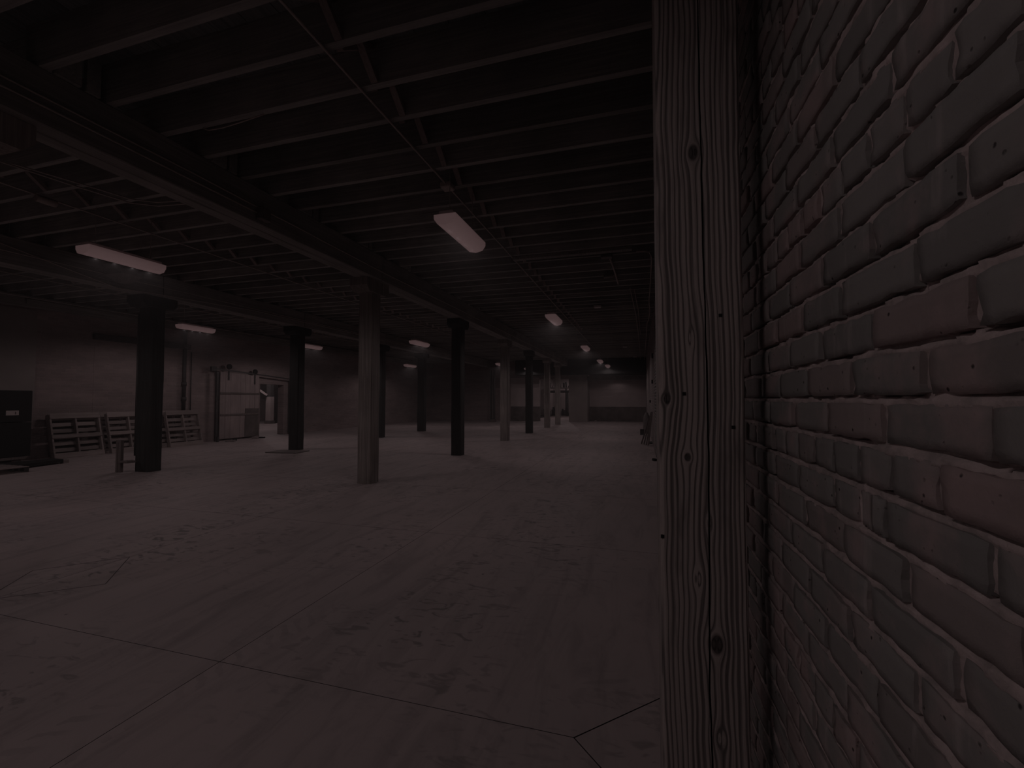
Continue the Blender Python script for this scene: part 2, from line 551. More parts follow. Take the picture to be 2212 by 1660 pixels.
# squeezed, crumbling mortar bed behind the near bricks
def mortar_sheet(y0, y1, z0, z1, sy, sz):
    ny, nz = int((y1 - y0) / sy), int((z1 - z0) / sz)
    vs_, fs = [], []
    for i in range(ny + 1):
        y = y0 + (y1 - y0) * i / ny
        for j in range(nz + 1):
            z = z0 + (z1 - z0) * j / nz
            k = round((z - Z0) / COURSE)
            t = z - Z0 - k * COURSE                 # height above the middle of the bed joint
            n = noise.noise(Vector((y * 30, z * 40, 1.0))) * .6 + noise.noise(Vector((y * 75, z * 90, 5.0))) * .5
            x = 0.0070 + n * 0.0035
            if abs(t) < 0.013:
                a = noise.noise(Vector((y * 6, k * 7.7, 9.0)))
                w = noise.noise(Vector((y * 17, k * 3.3, 4.0))) * 0.008
                if t > 0.0025 + w:                   # hollow right under the brick above
                    x = 0.006 + max(0.0, 0.010 + a * 0.026)
                else:                               # full, slumped mortar on the brick below
                    x = 0.0045 + n * 0.0065 + a * 0.005
            vs_.append((XR + x, y, z))
    for i in range(ny):
        for j in range(nz):
            p = i * (nz + 1) + j
            fs.append((p, p + 1, p + nz + 2, p + nz + 1))
    me = bpy.data.meshes.new('mortar')
    me.from_pydata(vs_, [], fs)
    me.polygons.foreach_set('use_smooth', [True] * len(fs))
    me.materials.append(M['mortar'])
    o = bpy.data.objects.new('mortar', me)
    COL.objects.link(o); o.parent = wr
    return o
mortar_sheet(0.40, 2.55, 0.0, 3.75, 0.011, 0.004)

def brick_geo(bm, L, H, D, seed, mtx, nx=5, ny=3):
    """a worn brick: irregular arrises, slightly cupped face; face looks to -X"""
    r = random.Random(seed)
    off = Vector((r.uniform(0, 50), r.uniform(0, 50), r.uniform(0, 50)))
    grid = []
    for i in range(nx + 1):
        row = []
        for j in range(ny + 1):
            u, v = i / nx - 0.5, j / ny - 0.5
            y, z = u * L, v * H
            edge = (i in (0, nx)) or (j in (0, ny))
            corner = (i in (0, nx)) and (j in (0, ny))
            n = noise.noise(Vector((y * 25, z * 25, 0)) + off)
            x = n * 0.0014
            if edge:
                y -= math.copysign(max(0, noise.noise(Vector((y * 42, z * 42, 5)) + off)) * 0.011, u) if i in (0, nx) else 0
                z -= math.copysign(max(0, noise.noise(Vector((y * 42, z * 42, 8)) + off)) * 0.010, v) if j in (0, ny) else 0
                x += 0.0008 + max(0, n) * 0.006
            if corner:
                x += 0.0012
                y *= 0.993; z *= 0.975
            row.append(bm.verts.new(mtx @ Vector((x, y, z))))
        grid.append(row)
    for i in range(nx):
        for j in range(ny):
            bm.faces.new((grid[i][j], grid[i][j + 1], grid[i + 1][j + 1], grid[i + 1][j])).smooth = True
    loop = [grid[i][0] for i in range(nx + 1)] + [grid[nx][j] for j in range(1, ny + 1)] + [grid[i][ny] for i in range(nx - 1, -1, -1)] + [grid[0][j] for j in range(ny - 1, 0, -1)]
    back = [bm.verts.new(v.co + (mtx.to_3x3() @ Vector((D, 0, 0)))) for v in loop]
    n = len(loop)
    for i in range(n):
        bm.faces.new((loop[i], loop[(i + 1) % n], back[(i + 1) % n], back[i]))

protos = {}
for kind, L in (('s', 0.205), ('h', 0.10)):
    protos[kind] = []
    for k in range(16 if kind == 's' else 10):
        bm = bmesh.new()
        brick_geo(bm, L, COURSE - 0.014, 0.05, k * 7 + (1 if kind == 's' else 500), Matrix.Identity(4), 8 if kind == 's' else 5, 4)
        me = bpy.data.meshes.new('brick')
        bmesh.ops.recalc_face_normals(bm, faces=bm.faces[:])
        bm.to_mesh(me); bm.free()
        me.materials.append(M['brick'])
        protos[kind].append((me, L))

JOINTS = {-1: [0.665, 0.913, 1.154], 0: [0.578, 0.793, 1.027, 1.265], 1: [0.688, 0.938, 1.175], 2: [0.60, 0.808, 1.069, 1.29, 1.514],
          3: [0.70, 0.933], 4: [0.60, 0.83, 1.069, 1.297], -2: [0.55, 0.769, 0.894, 1.010, 1.128, 1.240], -3: [0.679, 0.913, 0.963, 1.015, 1.133]}
LIM0, LIM1 = -1.2, 13.0
rest = bmesh.new()
n_ind = 0
tp, tw = math.tan(R(49.6)), 1
for k in range(-18, 35):
    zc = Z0 + (k + 0.5) * COURSE
    if zc - COURSE / 2 < -0.01 or zc + COURSE / 2 > ZD: continue
    header = (k % 7 == 5)
    js = list(JOINTS.get(k, []))
    rr = random.Random(k * 31 + 5)
    if not js:
        js = [0.62 + rr.uniform(-0.02, 0.02) + (0.11 if k % 2 else 0.0)]
    y = js[-1]
    while y < LIM1:
        y += (0.112 if header else 0.222) * rr.uniform(0.97, 1.05)
        js.append(y)
    y = js[0]
    while y > LIM0:
        y -= (0.112 if header else 0.222) * rr.uniform(0.97, 1.05)
        js.insert(0, y)
    js2 = list(zip(js, js[1:]))
    for a, b_ in js2:
        L = b_ - a - rr.uniform(0.008, 0.014)
        yc = (a + b_) / 2
        px = XR + rr.uniform(-0.004, 0.003)
        rot = (rr.uniform(-0.012, 0.012), rr.uniform(-0.02, 0.02), rr.uniform(-0.012, 0.012))
        # the brickwork a visitor standing by the post can pick apart singly
        dist = yc * 0.96 + 0.113
        vis = 0.52 < yc < 2.02 and abs(zc - 1.5) < 0.92 * dist + 0.07
        if vis and n_ind < 300:
            kind = 'h' if L < 0.14 else 's'
            me, L0 = rr.choice(protos[kind])
            sc = (1, L / L0, 1)
            if rr.random() < 0.5:
                rot = (rot[0] + math.pi, rot[1], rot[2]) if False else rot
            link_copy('brick', me, wr, (px, yc, zc), rot, sc)
            n_ind += 1
        else:
            brick_geo(rest, L, COURSE - 0.014, 0.045, rr.randint(0, 9999),
                      Matrix.Translation((px, yc, zc)), 3, 2)
bmesh.ops.recalc_face_normals(rest, faces=rest.faces[:])
me = bpy.data.meshes.new('brickwork')
rest.to_mesh(me); rest.free()
me.materials.append(M['brick'])
o = bpy.data.objects.new('brickwork', me)
COL.objects.link(o); o.parent = wr; o['kind'] = 'stuff'
MB().box(XR, XR + 0.06, LIM1 + .2, YB + 1.6, 0, ZD).build('wall_face', M['wall_brick_r'], wr)
MB().box(XR, XR + 0.06, YN, LIM0 - .25, 0, ZD).build('wall_face', M['wall_brick_r'], wr)

# ------------------------------------------------------------ other walls
wl = empty('wall_left', (0, 0, 0), None, None)
tag(wl, kind='structure')
DY0, DY1, DZ = 14.2, 15.42, 2.12
MB().box(XL - 0.3, XL, YN, DY0, -.1, ZD).box(XL - 0.3, XL, DY1, YB + .3, -.1, ZD).box(XL - 0.3, XL, DY0, DY1, DZ, ZD).build('wall_face', M['wall_brick'], wl)
# darker patch of masonry and bricked-up window with its lintel
MB().box(XL, XL + 0.035, 5.6, 7.3, 1.2, 3.75).build('patch', M['greyplaster'], wl)
MB().box(XL, XL + 0.10, 8.50, 11.25, 3.18, 3.34, 0.01).build('lintel', M['darksteel'], wl)
MB().box(XL, XL + 0.004, 8.55, 11.15, 1.05, 3.18).build('infill', M['wall_brick'], wl)
MB().box(XL, XL + 0.16, YN, YB, 3.80, 4.08, 0.01).build('ledger', M['beam'], wl)
MB().box(XL + 0.16, XL + 0.22, 7.0, YB, 3.86, 3.98).build('trim_board', M['beam'], wl)

wb = empty('wall_back', (0, 0, 0), None, None)
tag(wb, kind='structure')
MB().box(XL - .3, -8.67, YB, YB + .4, -.1, ZD).box(-8.67, -6.62, YB + .05, YB + .4, 3.0, ZD).box(-6.62, -4.56, YB, YB + .4, 2.87, ZD).build('wall_face', M['back_brick'], wb)
MB().box(-8.67, -6.62, YB + .05, YB + .35, 1.0, 3.0).build('pale_panel', M['plaster'], wb)
MB().box(-8.67, -6.62, YB + .0, YB + .35, -.1, 1.0).build('dado', M['dado'], wb)
MB().box(-4.56, -3.33, YB - .15, YB + 1.6, -.1, 3.1).build('pier', M['greyplaster'], wb)
MB().box(-3.33, XR + .1, YB + 1.2, YB + 1.5, 0.98, 2.95).build('pale_panel', M['plaster'], wb)
MB().box(-3.33, XR + .1, YB + 1.12, YB + 1.5, -.1, 0.98).build('dado', M['dado'], wb)
MB().box(-3.33, XR + .1, YB - .05, YB + 1.5, 2.80, 3.02).box(-3.33, XR + .1, YB + 1.0, YB + 1.5, 3.0, ZD + .1).build('soffit_board', M['dado'], wb)
MB().box(-3.33, XR + .1, YB - .08, YB - .05, 3.0, 3.06).build('trim_strip', M['greybox'], wb)
MB().box(-8.0, XR, YB - 1.2, YB - .25, 3.10, 4.09, 0.02).build('header_beam', M['black'], wb)

wn = MB().box(XL - .3, XR + .4, YN - .3, YN, -.1, ZD + .3).build('wall_near', M['back_brick'])
tag(wn, kind='structure')

# side room behind the sliding door
sr = empty('wall_side_room', (0, 0, 0), None, None)
tag(sr, kind='structure')
MB().box(XL - 12.6, XL - 12.3, 8.8, 30.6, 0, ZD).box(XL - 12.6, XL - .4, 30.4, 30.7, 0, ZD).box(XL - 12.6, XL - .4, 8.8, 9.0, 0, ZD).build('wall_face', M['plaster'], sr)
MB().box(XL - 12.6, XL - .4, 8.8, 30.7, 3.6, 3.8).build('ceiling_board', M['greyplaster'], sr)
# back yard room beyond the opening
br = empty('wall_far_room', (0, 0, 0), None, None)
tag(br, kind='structure')
MB().box(-9.0, -1.5, 47, 47.3, -.1, 5).box(-9.3, -9.0, YB + .4, 47.3, -.1, 5).box(-2.2, -1.9, YB + 1.6, 47.3, -.1, 5).build('wall_face', M['plaster'], br)
MB().box(-9.3, -1.9, YB + .4, 47.3, 4.2, 4.4).build('ceiling_board', M['greyplaster'], br)

# ------------------------------------------------------------ ceiling: deck boards, joists, bridging
ce = MB().box(XL - .3, XR + .4, YN, YB + 2.2, ZD + .03, ZD + .15).build('ceiling', M['deck'])
tag(ce, kind='structure')
bm = MB().box(-.1485, .1485, YN, YB, 0, .03)
db = bm.build('deck_board', M['deck'], ce)
dme = db.data
bpy.data.objects.remove(db)
x = XR - .15
while x > XL:
    link_copy('deck_board', dme, ce, (x, 0, ZD + rnd.uniform(-.004, .002)))
    x -= .302
bays = [(ROWX[0] + .02, XR, -2.12), (ROWX[1] + .02, ROWX[0] - .02, -7.15), (XL, ROWX[1] - .02, -12.2)]
JY = [3.11 + .4475 * k for k in range(-12, 59)]
jm = {}
for bi, (a, b_, _) in enumerate(bays):
    L = b_ - a
    for v in range(3):
        t = bmesh.new()
        bmesh.ops.create_cube(t, size=1)
        bmesh.ops.subdivide_edges(t, edges=[e for e in t.edges if abs((e.verts[0].co - e.verts[1].co).x) > .5], cuts=7)
        for q in t.verts:
            n = noise.noise(Vector((q.co.x * 4 + v * 10, bi * 5, q.co.z)))
            q.co = Vector((q.co.x * L, q.co.y * .062 + n * .008, q.co.z * (ZD - ZJ) + (n * .006 if q.co.z < 0 else 0)))
        me = bpy.data.meshes.new('joist')
        t.to_mesh(me); t.free()
        me.materials.append(M['joist'])
        jm[bi, v] = me
for jy in JY:
    for bi, (a, b_, _) in enumerate(bays):
        if jy > YB - 1.3 and bi == 0: continue
        if jy > YB - .1: continue
        link_copy('joist', jm[bi, rnd.randint(0, 2)], ce, ((a + b_) / 2, jy + (0.05 if bi == 1 else 0) + rnd.uniform(-.012, .012), (ZJ + ZD) / 2 + rnd.uniform(-.006, .004)))
# cross bridging
t1 = MB().bar((0, -.192, -.165), (0, .192, .15), .04, .06, up=(1, 0, 0)).build('bridging', M['pallet'], ce)
t2 = MB().bar((.055, -.192, .15), (.055, .192, -.165), .04, .06, up=(1, 0, 0)).build('bridging', M['pallet'], ce)
bme, bme2 = t1.data, t2.data
for q in (t1, t2): bpy.data.objects.remove(q)
for bi, (_, _, bx) in enumerate(bays):
    for j0, j1 in zip(JY, JY[1:]):
        if j0 < 0.5 or j0 > 16.5 or (bi == 2 and j0 < 6): continue
        for me in (bme, bme2):
            link_copy('bridging', me, ce, (bx, (j0 + j1) / 2 + (0.05 if bi == 1 else 0), (ZJ + ZD) / 2))
# blocking over beam A
for k, (j0, j1) in enumerate(zip(JY, JY[1:])):
    if k % 3 != 1 or j0 > 14: continue
    MB().box(ROWX[0] + .16, ROWX[0] + .20, j0 + .05, j0 + .05 + .17, ZJ, ZD).box(ROWX[0] + .15, ROWX[0] + .19, j0 + .26, j0 + .36, ZJ, ZD).build('blocking', M['joist'], ce)

# ------------------------------------------------------------ beams, posts
AY = [1.87, 6.95, 11.02, 15.33, 18.98, 22.9, 26.0]
BY = [1.87, 6.78, 10.85, 15.25, 18.72, 22.95]
def beam_row(X, ys, name_lab, w):
    b = empty('timber_beam', (X, 0, 3.65), name_lab, 'beam')
    ends = [YN + .05] + ys + [YB - .3]
    for a, c in zip(ends, ends[1:]):
        for s in (-1, 1):
            MB().box(X + (0.006 if s > 0 else -w / 2), X + (w / 2 if s > 0 else -0.006), a + .006, c - .006, 3.65 + rnd.uniform(0, .006), ZJ - .004, .008).build('beam_plank', M['beam'], b, (X, 0, 3.65))
    return b
beam_row(ROWX[0], AY, 'long paired-plank timber beam carried by the row of posts nearest the brick wall', .34)
beam_row(ROWX[1], BY, 'long timber beam over the second row of posts, nearer the sliding door wall', .34)

def post(X, Y, w, d, mat, label, group=None, top=3.42, pad=False, capmat=None):
    p = empty('timber_post', (X, Y, 0), label, 'post', group)
    t = bmesh.new()
    bmesh.ops.create_cube(t, size=1)
    ch = .022
    prof = [(-w / 2 + ch, -d / 2), (w / 2 - ch, -d / 2), (w / 2, -d / 2 + ch), (w / 2, d / 2 - ch), (w / 2 - ch, d / 2), (-w / 2 + ch, d / 2), (-w / 2, d / 2 - ch), (-w / 2, -d / 2 + ch)]
    t.free()
    bm = bmesh.new()
    rings = []
    nseg = 14
    for i in range(nseg + 1):
        z = top * i / nseg
        rings.append([bm.verts.new((x_ + noise.noise(Vector((x_ * 5, z * 1.2, Y))) * .006, y_ + noise.noise(Vector((y_ * 5, z * 1.2, Y + 9))) * .006, z)) for x_, y_ in prof])
    for A, B in zip(rings, rings[1:]):
        for k in range(8):
            bm.faces.new((A[k], A[(k + 1) % 8], B[(k + 1) % 8], B[k]))
    bm.faces.new(rings[0][::-1]); bm.faces.new(rings[-1])
    me = bpy.data.meshes.new('shaft'); bm.to_mesh(me); bm.free(); me.materials.append(mat)
    link_copy('shaft', me, p, (0, 0, 0))
    # bolster with sloped cheeks under the beam joint
    bm = bmesh.new()
    hw = w / 2 + .03
    sec = [(-.35, .23), (-.35, .09), (-.27, 0), (.27, 0), (.35, .09), (.35, .23)]
    A = [bm.verts.new((-hw, y_, top + z_)) for y_, z_ in sec]
    B = [bm.verts.new((hw, y_, top + z_)) for y_, z_ in sec]
    bm.faces.new(A); bm.faces.new(B[::-1])
    for k in range(6):
        bm.faces.new((A[k], B[k], B[(k + 1) % 6], A[(k + 1) % 6]))
    bmesh.ops.recalc_face_normals(bm, faces=bm.faces[:])
    me = bpy.data.meshes.new('bolster'); bm.to_mesh(me); bm.free(); me.materials.append(capmat or mat)
    link_copy('bolster', me, p, (0, 0, 0))
    return p
A_LAB = ['rough timber post at the left edge of the picture under the nearest beam end',
         'pale brown timber post standing alone in mid floor, first full post of its row',
         'dark-faced timber post just behind the first pale post of the row',
         'grey-brown timber post, third of the row marching to the back wall',
         'near-black timber post, fourth of the row, left of the far opening',
         'brown timber post in front of the far opening, left of the last one',
         'last and smallest timber post of the row, right side of the far opening']
A_M = ['post', 'post', 'darkpost', 'post', 'darkpost', 'post', 'post']
for i, y in enumerate(AY):
    post(ROWX[0] - .09 + .004 * i, y, .29, .27, M[A_M[i]], A_LAB[i])
B_LAB = ['dark timber post of the far row, outside the picture on the left',
         'thick near-black timber post with a board leaning on it, before the pallets',
         'near-black timber post beside the sliding door, on a flat sheet',
         'slim dark timber post half hidden behind the first pale post',
         'near-black timber post between the two far left lamps',
         'dark timber post half hidden behind the second row post']
for i, y in enumerate(BY):
    post(ROWX[1] - (.13 if i == 1 else .08), y, .40 if i == 1 else .34, .27, M['darkpost'], B_LAB[i])
# thin steel post on a concrete pedestal far back
p = empty('steel_post', (-9.35, 27.6, 0), 'twin dark steel post on a low concrete pedestal by the back wall', 'post')
MB().box(-9.50, -9.41, 27.5, 27.7, .18, 3.45).box(-9.29, -9.20, 27.5, 27.7, .18, 3.45).build('flange', M['darksteel'], p, (-9.35, 27.6, 0))
MB().box(-9.41, -9.29, 27.58, 27.62, .18, 3.45).build('web', M['greybox'], p, (-9.35, 27.6, 0))
MB().box(-9.55, -9.15, 27.4, 27.8, 0, .18, .01).build('pedestal', M['dado'], p, (-9.35, 27.6, 0))
MB().box(-9.6, -8.95, 27.45, 27.75, 3.45, 3.62, .02).build('bracket', M['greybox'], p, (-9.35, 27.6, 0))
# unpainted timber post at the near brick wall: the big grained face
def near_post():
    X0, X1, Y0, Y1 = .068, .357, 1.71, 1.99
    S = .907                                  # built at the far reading of its distance, set at the near one
    cx, cy = (X0 + X1) / 2, Y0
    p = empty('timber_post', (cx * S, cy * S, 1.5 - 1.5 * S), 'huge grained fir post with knots and a long crack beside the brick wall', 'post')
    bm = bmesh.new()
    crack = [(-.2, .232), (.216, .232), (.466, .226), (.9, .231), (1.274, .234), (1.555, .233), (2.009, .227), (2.489, .223), (2.981, .220), (4.3, .222)]
    def cxat(z):
        for (z0, a), (z1, b_) in zip(crack, crack[1:]):
            if z0 <= z <= z1:
                return a + (b_ - a) * (z - z0) / (z1 - z0) + noise.noise(Vector((z * 9, 0, 0))) * .0022 + noise.noise(Vector((z * 40, 2, 0))) * .0008
        return crack[-1][1]
    rows = []
    nz = 160
    for i in range(nz + 1):
        z = -.1538 + 4.34 * i / nz
        c = cxat(z)
        hw = .0029 + .0009 * noise.noise(Vector((z * 3, 7, 0)))
        if z > 2.55: hw *= max(.25, 1 - (z - 2.55) * .8)
        e = noise.noise(Vector((z * 2.3, 4, 1))) * .0035
        e2 = noise.noise(Vector((z * 11, 4, 1))) * .0015
        prof = [(X0, Y1), (X0, Y0 + .012 + e * .4)]
        prof += [(X0 + .006 + e2, Y0 + .004), (X0 + .014 + e, Y0)]
        prof += [(X0 + .08, Y0 + .001), (c - hw, Y0), (c, Y0 + .03), (c + hw, Y0), (c + .06, Y0), (X1 - .012 + e, Y0 + .001), (X1 - .003, Y0 + .006 + abs(e2)), (X1 + e * .5, Y0 + .02), (X1, Y1)]
        rows.append([bm.verts.new((x_ - cx, y_ - cy, z)) for x_, y_ in prof])
    n = len(rows[0])
    for A, B in zip(rows, rows[1:]):
        for k in range(n):
            f = bm.faces.new((A[k], A[(k + 1) % n], B[(k + 1) % n], B[k]))
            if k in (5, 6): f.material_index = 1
    bm.faces.new(rows[-1])
    bmesh.ops.recalc_face_normals(bm, faces=bm.faces[:])
    me = bpy.data.meshes.new('shaft'); bm.to_mesh(me); bm.free()
    me.materials.append(M['fir']); me.materials.append(M['crack'])
    link_copy('shaft', me, p, (0, 0, 0))
    p.scale = (S, S, S)
    # square nail holes
    for (x_, z_) in ((.316, 1.401), (.155, 1.52), (.075, 1.0), (.28, 1.80)):
        MB().box(x_ - .006, x_ + .006, Y0 - .0012, Y0 + .004, z_ - .006, z_ + .006).build('nail_head', M['black'], p, (cx, cy, 0))
near_post()
# ------------------------------------------------------------ lamps
def lamp_proto():
    r = bpy.data.objects.new('strip_light', None)
    COL.objects.link(r)
    L = .47
    MB().box(-.085, .085, -L, L, .055, .115, .012).build('housing', M['whitepaint'], r)
    b = MB()
    # opal diffuser, rounded trough
    sec = [(-.132, .06), (-.13, .01), (-.09, -.045), (0, -.065), (.09, -.045), (.13, .01), (.132, .06)]
    A = [b.bm.verts.new((x_, -L - .02, z_)) for x_, z_ in sec]
    B = [b.bm.verts.new((x_, L + .02, z_)) for x_, z_ in sec]
    b.bm.faces.new(A); b.bm.faces.new(B[::-1])
    for k in range(7):
        f = b.bm.faces.new((A[k], B[k], B[(k + 1) % 7], A[(k + 1) % 7])); f.smooth = k < 6
    b.build('diffuser', M['tube'], r)
    for s in (-1, 1):
        MB().tube([(0, s * (L - .12), .10), (0, s * (L - .12), .95)], .004, 6).build('hanger', M['steel'], r)
    return r
lp = lamp_proto()
LAMPS = [(-2.06, 4.90, 3.50, 'hanging strip light, the biggest and brightest, in the middle of the ceiling', 1),
         (-2.06, 10.9, 3.50, 'second strip light in line behind the biggest one', 1),
         (-2.06, 17.6, 3.52, 'third strip light in the line nearest the brick wall', 1),
         (-2.03, 24.0, 3.52, 'fourth strip light in the line nearest the brick wall', 1),
         (-1.88, 27.6, 3.52, 'last strip light in the line nearest the brick wall, before the header beam', 1),
         (-7.05, 4.42, 3.48, 'long glowing strip light at far left above the near-black thick post', 1),
         (-7.10, 13.3, 3.36, 'strip light in the middle line, between the two palest posts', 1),
         (-7.15, 22.4, 3.34, 'small strip light in the middle line beside the third post', 1),
         (-7.05, 28.0, 3.46, 'tiny strip light in the middle line left of the fourth post', 1),
         (-12.1, 9.45, 3.50, 'strip light over the sliding door side, nearest of its line', 1),
         (-12.1, 14.0, 3.50, 'strip light just right of the post beside the sliding door', 1),
         (-12.1, 21.6, 3.32, 'small strip light low by the far left corner', 1),
         (-2.06, -1.1, 3.50, 'strip light behind the viewer on the brick wall side', 1),
         (-7.05, -2.5, 3.50, 'strip light behind the viewer in the middle line', 1),
         (-12.1, -1.5, 3.50, 'strip light behind the viewer on the left wall side', 1),
         (-2.06, -7.1, 3.50, 'farthest strip light behind the viewer on the brick wall side', 1),
         (-12.1, 3.4, 3.50, 'strip light left of the picture on the left wall side', 1)]
def spot(x, y, z, w, parent=None, size=172):
    ld = bpy.data.lights.new('tube_or_fill_light', 'SPOT')
    ld.energy = w
    ld.color = LAMP_COL
    ld.spot_size = R(size)
    ld.spot_blend = 0.35
    ld.shadow_soft_size = 0.0
    o = bpy.data.objects.new('tube_or_fill_light', ld)
    COL.objects.link(o)
    if parent: o.parent = parent
    o.location = (x, y, z)
    return o
for i, (x, y, z, lab, k) in enumerate(LAMPS):
    o = lp if i == 0 else copy_tree(lp)
    o.location = (x, y, z)
    for h in [q for q in bpy.data.objects if q.parent == o and q.name.startswith('hanger')]:
        h.scale.z = (4.452 - z) / .95
    tag(o, lab, 'lamp', 'hanging strip lights')
    n = 4 if y < 12 else 2
    if y > 20: n = 2
    for q in range(n):
        spot(0, (q - (n - 1) / 2) * (.9 / n), -.075, SPOT_W / n * (0.04 if y > 27 else 0.8 if x < -5 and y < 5 else 1), o)
# unseen spots added to brighten the side room, far room and back recess
for (x, y, z, w) in ((XL - 4, 17.5, 3.5, 900), (XL - 6.5, 21, 3.4, 700), (-5.6, 34.0, 4.1, 1300), (-5.6, 45.0, 3.9, 700), (-1.4, YB + .5, 2.7, 25)):
    spot(x, y, z, w)

# ------------------------------------------------------------ conduits and cables
def pipe(label, pts, r, mat='steel', cat='conduit', name='conduit', seg=6):
    o = MB().tube(pts, r, seg).build(name, M[mat], None, pts[0])
    return tag(o, label, cat)
def sag(pts, amp=.012, n=6, seed=0):
    out = []
    for a, b_ in zip(pts, pts[1:]):
        a, b_ = Vector(a), Vector(b_)
        for k in range(n):
            t = k / n
            p_ = a.lerp(b_, t)
            p_.z += noise.noise(Vector((p_.y * 1.3, seed, 0))) * amp
            p_.x += noise.noise(Vector((p_.y * 1.1, seed + 5, 0))) * amp
            out.append(tuple(p_))
    out.append(tuple(pts[-1]))
    return out
c = pipe('thin pale conduit running over the line of lamps nearest the brick wall', [(-2.2, YN + .1, 4.075), (-2.2, 4.8, 4.075), (-2.2, 15, 4.08), (-2.2, 27, 4.08)], .012)
MB().box(-2.27, -2.13, 4.72, 4.86, 4.03, 4.098, .01).build('junction_box', M['steel'], c, (-2.2, YN + .1, 4.075))
pipe('upper of two thin conduits along the face of the nearest beam', sag([(-4.45, YN + .1, 3.87), (-4.45, 3.4, 3.86), (-4.45, 7.0, 3.80), (-4.45, 10.3, 3.81), (-4.45, 20, 3.82), (-4.45, 28, 3.82)], .01, 5, 1), .009)
c = pipe('lower of two thin conduits along the face of the nearest beam', sag([(-4.45, YN + .1, 3.78), (-4.45, 2.2, 3.79), (-4.45, 4.25, 3.77)], .004, 4, 2), .009)
MB().box(-4.468, -4.39, 4.20, 4.36, 3.70, 3.84, .008).build('junction_box', M['greybox'], c, (-4.45, YN + .1, 3.78))
pipe('loose cable sagging from a joist into the beam behind the nearest beam', [(-6.45, 2.95, 4.03), (-6.3, 3.5, 4.04), (-6.2, 3.95, 4.05), (-6.0, 4.12, 4.06), (-5.5, 4.2, 4.06), (-4.85, 4.22, 4.06)], .009)
pipe('second loose cable beside the first, bending towards the nearest beam', [(-6.52, 2.85, 4.03), (-6.38, 3.5, 4.02), (-6.28, 3.98, 4.03), (-6.05, 4.17, 4.04), (-5.5, 4.26, 4.05), (-4.85, 4.28, 4.05)], .009)
c = pipe('thin conduit over the middle line of lamps', [(-7.25, .2, 4.07), (-7.25, 3.7, 4.07), (-7.25, 12, 4.07), (-7.25, 27, 4.07)], .011)
MB().tube([(-7.25, 3.55, 4.03), (-7.25, 3.75, 4.03)], .045, 10).build('junction_box', M['steel'], c, (-7.25, .2, 4.07))
pipe('thin conduit along the face of the second beam', sag([(-9.58, YN + .1, 4.0), (-9.58, 4.0, 4.0), (-9.55, 5.9, 3.62), (-9.55, 6.4, 3.66), (-9.58, 9, 3.8), (-9.58, 22, 3.8)], .006, 4, 4), .009)
pipe('lower conduit along the face of the second beam', [(-9.56, YN + .1, 3.84), (-9.56, 7, 3.84), (-9.56, 22, 3.84)], .008)
pipe('thin conduit over the line of lamps nearest the left wall', [(-12.3, .2, 4.07), (-12.3, 12, 4.07), (-12.3, 26, 4.07)], .010)
pipe('thin conduit hung low along the left side', [(-12.9, YN + .1, 3.74), (-12.9, 8, 3.74), (-12.9, 24, 3.74)], .009)
pipe('cable dropping from the ceiling conduit between two lamps', [(-2.1, 15.3, 4.46), (-2.1, 15.3, 4.07), (-2.13, 15.35, 3.8), (-2.06, 15.38, 3.55)], .012, name='cable', cat='cable')
pipe('slack cable looped under a joist end, upper left', [(-3.98, 3.13, 4.09), (-3.9, 3.12, 4.05), (-3.72, 3.12, 4.045), (-3.52, 3.12, 4.06), (-3.25, 3.12, 4.085)], .006, name='cable', cat='cable')
pipe('curved pipe bending off the ceiling beside the near post', [(-.03, 7.8, 4.05), (.10, 7.82, 4.05), (.18, 7.9, 4.05), (.22, 8.1, 4.05), (.235, 8.4, 4.04), (.25, 10.5, 4.02), (.25, 11.6, 3.99), (.30, 13.0, 4.0), (.30, 14.8, 4.05), (.26, 15.2, 4.05), (.28, 20, 4.03), (.30, 28, 3.9)], .013, seg=8)
pipe('straight surface conduit near the right side, left one of a pair', [(-.19, 10.3, 4.05), (-.08, 14, 4.05), (.0, 20, 4.03), (.06, 28, 3.95)], .012)
pipe('shorter surface conduit near the right side, right one of a pair', [(-.10, 10.6, 4.07), (-.02, 13, 4.07), (.05, 18, 4.07)], .010)
pipe('short slanting conduit from a box high near the right side', [(-.5, 7.95, 4.06), (-.46, 8.8, 4.06), (-.43, 9.9, 4.05)], .02)
o = MB().box(-2.2, -.10, 7.60, 7.72, 4.035, 4.095, .006).build('ceiling_batten', M['beam'], None, (-1.1, 7.66, 4.06))
tag(o, 'long flat timber batten fixed across under the joists right of the biggest lamp', 'batten')
for (x, y, lab) in ((-.55, 8.0, 'small dark box on the ceiling batten near its right end'), (-1.1, 12.3, 'small white ceiling box beyond the batten'),
                    (-.6, 9.3, 'small grey ceiling box beside the slanting conduit'), (-.68, 22.2, 'small white ceiling box high on the right, far away'), (-.25, 27.6, 'tiny pale ceiling box before the header beam')):
    o = MB().box(x - .10, x + .10, y - .07, y + .07, 4.04, 4.095, .01).build('ceiling_box', M['whitepaint' if 'white' in lab or 'pale' in lab else 'greybox'], None, (x, y, 4.06))
    tag(o, lab, 'junction box', 'small boxes under the joists')

